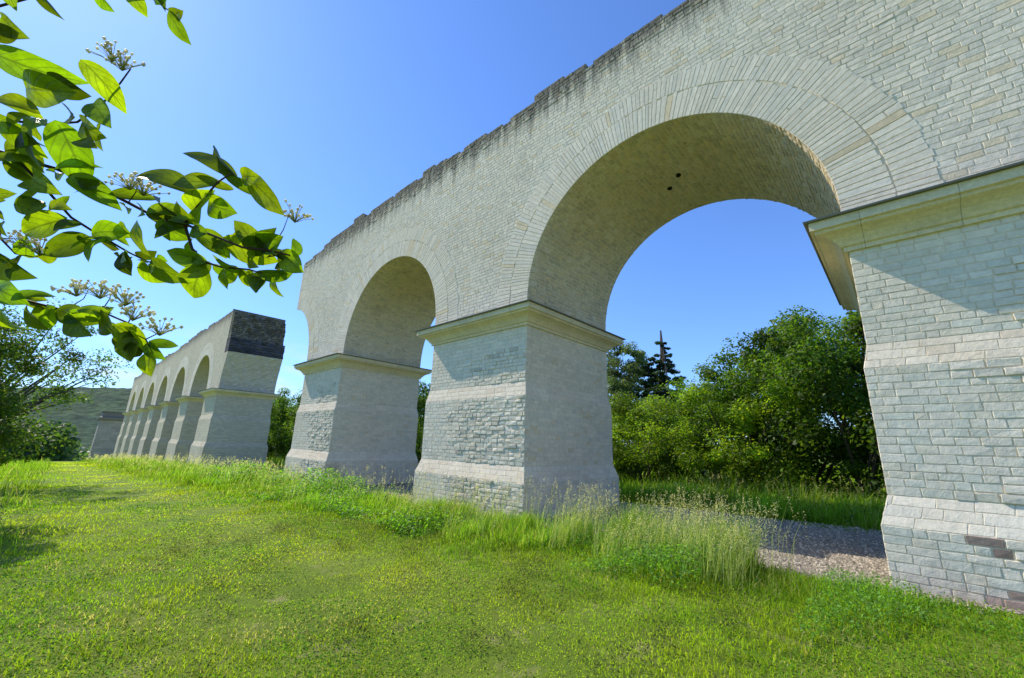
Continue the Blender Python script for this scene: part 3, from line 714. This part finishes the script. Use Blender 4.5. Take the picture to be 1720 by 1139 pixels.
def addleaf(base,tip,w,d0,d1,roll,col,droop=.12,fold=.22):
    a=S(*base,d0); b=S(*tip,d1); t=b-a; Ln=t.length; t.normalize()
    n0=(-FWD-t*(-FWD).dot(t)).normalized(); s0=t.cross(n0)
    n=n0*math.cos(roll)+s0*math.sin(roll); s=t.cross(n)
    W=w*K; ns=15; na=7; b0=len(leafV); wv=rd.uniform(0,6); curl=rd.uniform(-.22,.22)
    for i in range(ns):
        u=i/(ns-1); hw=.5*W*(max(0,math.sin(math.pi*min(1,u**.88)))**.68)
        if u>.8: hw*=1-.35*((u-.8)/.2)
        if i==0: hw=.0006
        if i==ns-1: hw=.0003
        for j in range(na):
            q=(j/(na-1)-.5)*2
            z=-droop*Ln*u**2+droop*Ln*u*.7+fold*(q*q)*hw+ .10*hw*math.sin(u*8+wv+q*2)
            leafV.append(tuple(L(a+t*(Ln*u)+s*(q*hw+curl*Ln*u*(1-u))+n*z))); leafUV.append((j/(na-1),u)); leafC.append(col)
    for i in range(ns-1):
        for j in range(na-1): leafF.append((b0+i*na+j,b0+i*na+j+1,b0+(i+1)*na+j+1,b0+(i+1)*na+j))
def lc():
    k=rd.choice([rd.uniform(.2,.6),rd.uniform(.6,1.2),rd.uniform(.8,1.3)]); return (.062*k*rd.uniform(.8,1.15),.102*k,.007*k)
LV=[((-5,92),(135,130),52),((45,150),(150,170),62),((75,128),(140,160),45),((148,108),(190,180),42),((-5,165),(52,187),30),((128,200),(200,245),42),((165,178),(209,228),42),((155,235),(190,262),40),
((100,205),(118,318),62),((60,210),(75,300),50),((-5,195),(62,232),40),((10,205),(60,262),36),((0,225),(40,290),46),((392,298),(302,246),34),((396,298),(334,230),36),((410,298),(452,305),34),((410,292),(482,370),46),((345,335),(235,292),38),
((378,312),(306,318),34),((300,365),(222,320),42),((318,372),(268,330),38),((330,360),(372,325),42),((345,345),(400,360),44),((110,365),(40,395),50),((140,395),(88,435),46),((130,302),(205,350),44),((235,370),(245,440),54),((190,370),(208,398),40),
((215,425),(228,468),40),((265,437),(315,478),42),((352,445),(303,505),54),((350,440),(300,430),36),((320,385),(378,432),44),((380,400),(455,438),48),((452,460),(468,503),32),((425,455),(438,492),32),((468,426),(518,462),42),((440,415),(495,405),42),((385,452),(382,490),32),((400,450),(350,470),34),
((430,420),(400,370),36),((415,420),(480,395),40),((248,590),(256,636),36),((215,552),(205,605),40),((-5,425),(72,475),56),((-10,480),(68,512),46),((0,515),(18,562),44),((60,512),(85,562),40),((90,520),(150,545),42),((120,522),(172,568),44),((160,525),(220,560),44),((195,545),(240,590),40),((60,300),(120,330),44),((70,320),(50,370),44),
((30,-10),(60,35),34),((80,-20),(100,20),34),((160,-25),(180,15),32),((210,-20),(240,22),30),((250,-10),(300,10),26),((275,10),(302,62),28),((-10,20),(30,55),40),((-20,60),(15,40),34),((100,-20),(150,5),30),((160,200),(130,240),40),((30,430),(60,400),30),((40,262),(95,250),44),((150,392),(205,385),42),((170,400),(160,440),40),((250,362),(300,345),40),((262,367),(300,400),40)]
for b,t,w in LV:
    f=.92; t2=(b[0]+(t[0]-b[0])*f,b[1]+(t[1]-b[1])*f)
    addleaf(b,t2,w*.88,rd.uniform(-.012,.012),rd.uniform(-.03,.03),rd.uniform(-.8,.8),lc(),rd.uniform(.1,.7),rd.uniform(.0,.7))
for bi,b in enumerate(bpts):
    for i in range(1,len(b)):
        for k in range(3 if i>1 else 1):
            t=rd.random(); x=b[i-1][0]+(b[i][0]-b[i-1][0])*t; y=b[i-1][1]+(b[i][1]-b[i-1][1])*t
            if x<-30 or bi==6 and rd.random()<.5: continue
            a=rd.uniform(-.3,math.pi+.3) if rd.random()<.8 else rd.uniform(0,6.28); l=rd.uniform(28,50)
            if bi==3 and x>120: continue
            if bi==1 and k>1: continue
            addleaf((x,y),(x+math.cos(a)*l,y+math.sin(a)*l*.8),l*rd.uniform(.5,.66),rd.uniform(-.02,.02),rd.uniform(-.045,.045),rd.uniform(-1.1,1.1),lc(),rd.uniform(.1,.7),rd.uniform(.0,.8))
me=bpy.data.meshes.new('leaves'); me.from_pydata(leafV,[],leafF)
at=me.color_attributes.new('Col','FLOAT_COLOR','POINT'); c=np.ones((len(leafV),4),dtype=np.float32); c[:,:3]=np.array(leafC); at.data.foreach_set('color',c.ravel())
ul=me.uv_layers.new(name='UVMap'); li=np.zeros(len(me.loops),dtype=np.int32); me.loops.foreach_get('vertex_index',li); ul.data.foreach_set('uv',np.array(leafUV,dtype=np.float32)[li].ravel())
me.polygons.foreach_set('use_smooth',[True]*len(me.polygons)); me.materials.append(M_dog)
child('leaves',me,dog)
for (x,y,dx,dy) in [(205,105,0,-1),(188,90,-.2,-1),(218,305,-.2,-1),(495,360,0,-1),(35,400,-.3,-1),(66,415,.1,-1),(128,484,-.1,-1),(168,488,0,-1),(210,500,.1,-1),(268,550,.1,-1),(222,525,.2,-1),(240,315,.2,-1)]:
    fb=MB(); o0=S(x,y+14)
    for i in range(28):
        a=math.atan2(dy,dx)+rd.uniform(-1.1,1.1); l=rd.uniform(14,32); e=S(x+math.cos(a)*l*1.1,y+14+math.sin(a)*l,rd.uniform(-.016,.016))
        m=o0.lerp(e,.5)+Vector((0,0,.0015)); k=rd.uniform(.8,1.2); tube(fb,[L(o0),L(m),L(e)],[.0006,.0005,.0004],3,(.50,.52,.26))
        r=rd.uniform(.0018,.0030); c=L(e)
        fb.add([tuple(c+Vector(q)*r) for q in ((1,0,0),(-1,0,0),(0,1,0),(0,-1,0),(0,0,1.3),(0,0,-1.3))],[(0,2,4),(2,1,4),(1,3,4),(3,0,4),(2,0,5),(1,2,5),(3,1,5),(0,3,5)],(.78*k,.74*k,.52*k))
    child('flower_cluster',fb.mesh('flower_cluster',M_bud,True),dog)

for e in (near,far,ch):
    for c in e.children: c.location=-Vector(e.location)

# ---------------------------------------------------------------- camera, light
cam=bpy.data.cameras.new('camera'); co=bpy.data.objects.new('camera',cam); link(co)
cam.sensor_width=36; cam.sensor_fit='HORIZONTAL'; cam.lens=14.42; cam.clip_end=8000; cam.clip_start=.02
M=Matrix(((RIGHT.x,-DOWN.x,-FWD.x,0),(RIGHT.y,-DOWN.y,-FWD.y,0),(RIGHT.z,-DOWN.z,-FWD.z,H),(0,0,0,1)))
l_,r_,s_=M.decompose(); co.location=l_; co.rotation_mode='QUATERNION'; co.rotation_quaternion=r_
scene.camera=co
sun=bpy.data.lights.new('sun','SUN'); so=bpy.data.objects.new('sun',sun); link(so); sun.energy=5; sun.angle=math.radians(.5); sun.color=(1,.93,.80)
so.rotation_mode='QUATERNION'; so.rotation_quaternion=(-SUN).to_track_quat('-Z','Y'); so.location=(-30,-5,30)
w=bpy.data.worlds.new('World'); scene.world=w; w.use_nodes=True; nt=w.node_tree; nt.nodes.clear()
sky=nt.nodes.new('ShaderNodeTexSky'); sky.sky_type='NISHITA'; sky.sun_disc=False
sky.sun_elevation=math.asin(SUN.z); sky.sun_rotation=math.atan2(SUN.x,SUN.y)%(2*math.pi)
sky.air_density=1.0; sky.dust_density=.2; sky.ozone_density=2.5; sky.altitude=0
hs=mix(nt,1.0,sky.outputs[0],(.90,1.22,1.76),'MULTIPLY')
bw=nt.nodes.new('ShaderNodeRGBToBW'); nt.links.new(hs,bw.inputs[0])
ex=mth(nt,'MAXIMUM',mth(nt,'SUBTRACT',mth(nt,'MULTIPLY',bw.outputs[0],.15),.36),0.0)
fac=mth(nt,'DIVIDE',1.0,mth(nt,'ADD',mth(nt,'MULTIPLY',ex,.3),1.0))
sc=nt.nodes.new('ShaderNodeVectorMath'); sc.operation='SCALE'; nt.links.new(hs,sc.inputs[0]); nt.links.new(fac,sc.inputs[3])
tc=nt.nodes.new('ShaderNodeTexCoord'); sp=nt.nodes.new('ShaderNodeSeparateXYZ'); nt.links.new(tc.outputs['Generated'],sp.inputs[0])
mp=nt.nodes.new('ShaderNodeMapping'); mp.inputs['Scale'].default_value=(3,3,14); nt.links.new(tc.outputs['Generated'],mp.inputs[0])
cf=rng(nt,noise(nt,2.0,7,.6,mp.outputs[0]),.50,.70,0,.7); el=mth(nt,'MULTIPLY',rng(nt,sp.outputs[2],.03,.10,0,1),rng(nt,sp.outputs[2],.22,.12,0,1)); lf=rng(nt,sp.outputs[0],-.7,-.95,0,1)
f=mth(nt,'MULTIPLY',mth(nt,'MULTIPLY',cf,el),lf)
skc=mix(nt,f,sc.outputs[0],(6,6.2,6.5))
bg=nt.nodes.new('ShaderNodeBackground'); bg.inputs[1].default_value=.15
wo=nt.nodes.new('ShaderNodeOutputWorld'); nt.links.new(skc,bg.inputs[0]); nt.links.new(bg.outputs[0],wo.inputs[0])
print('done')
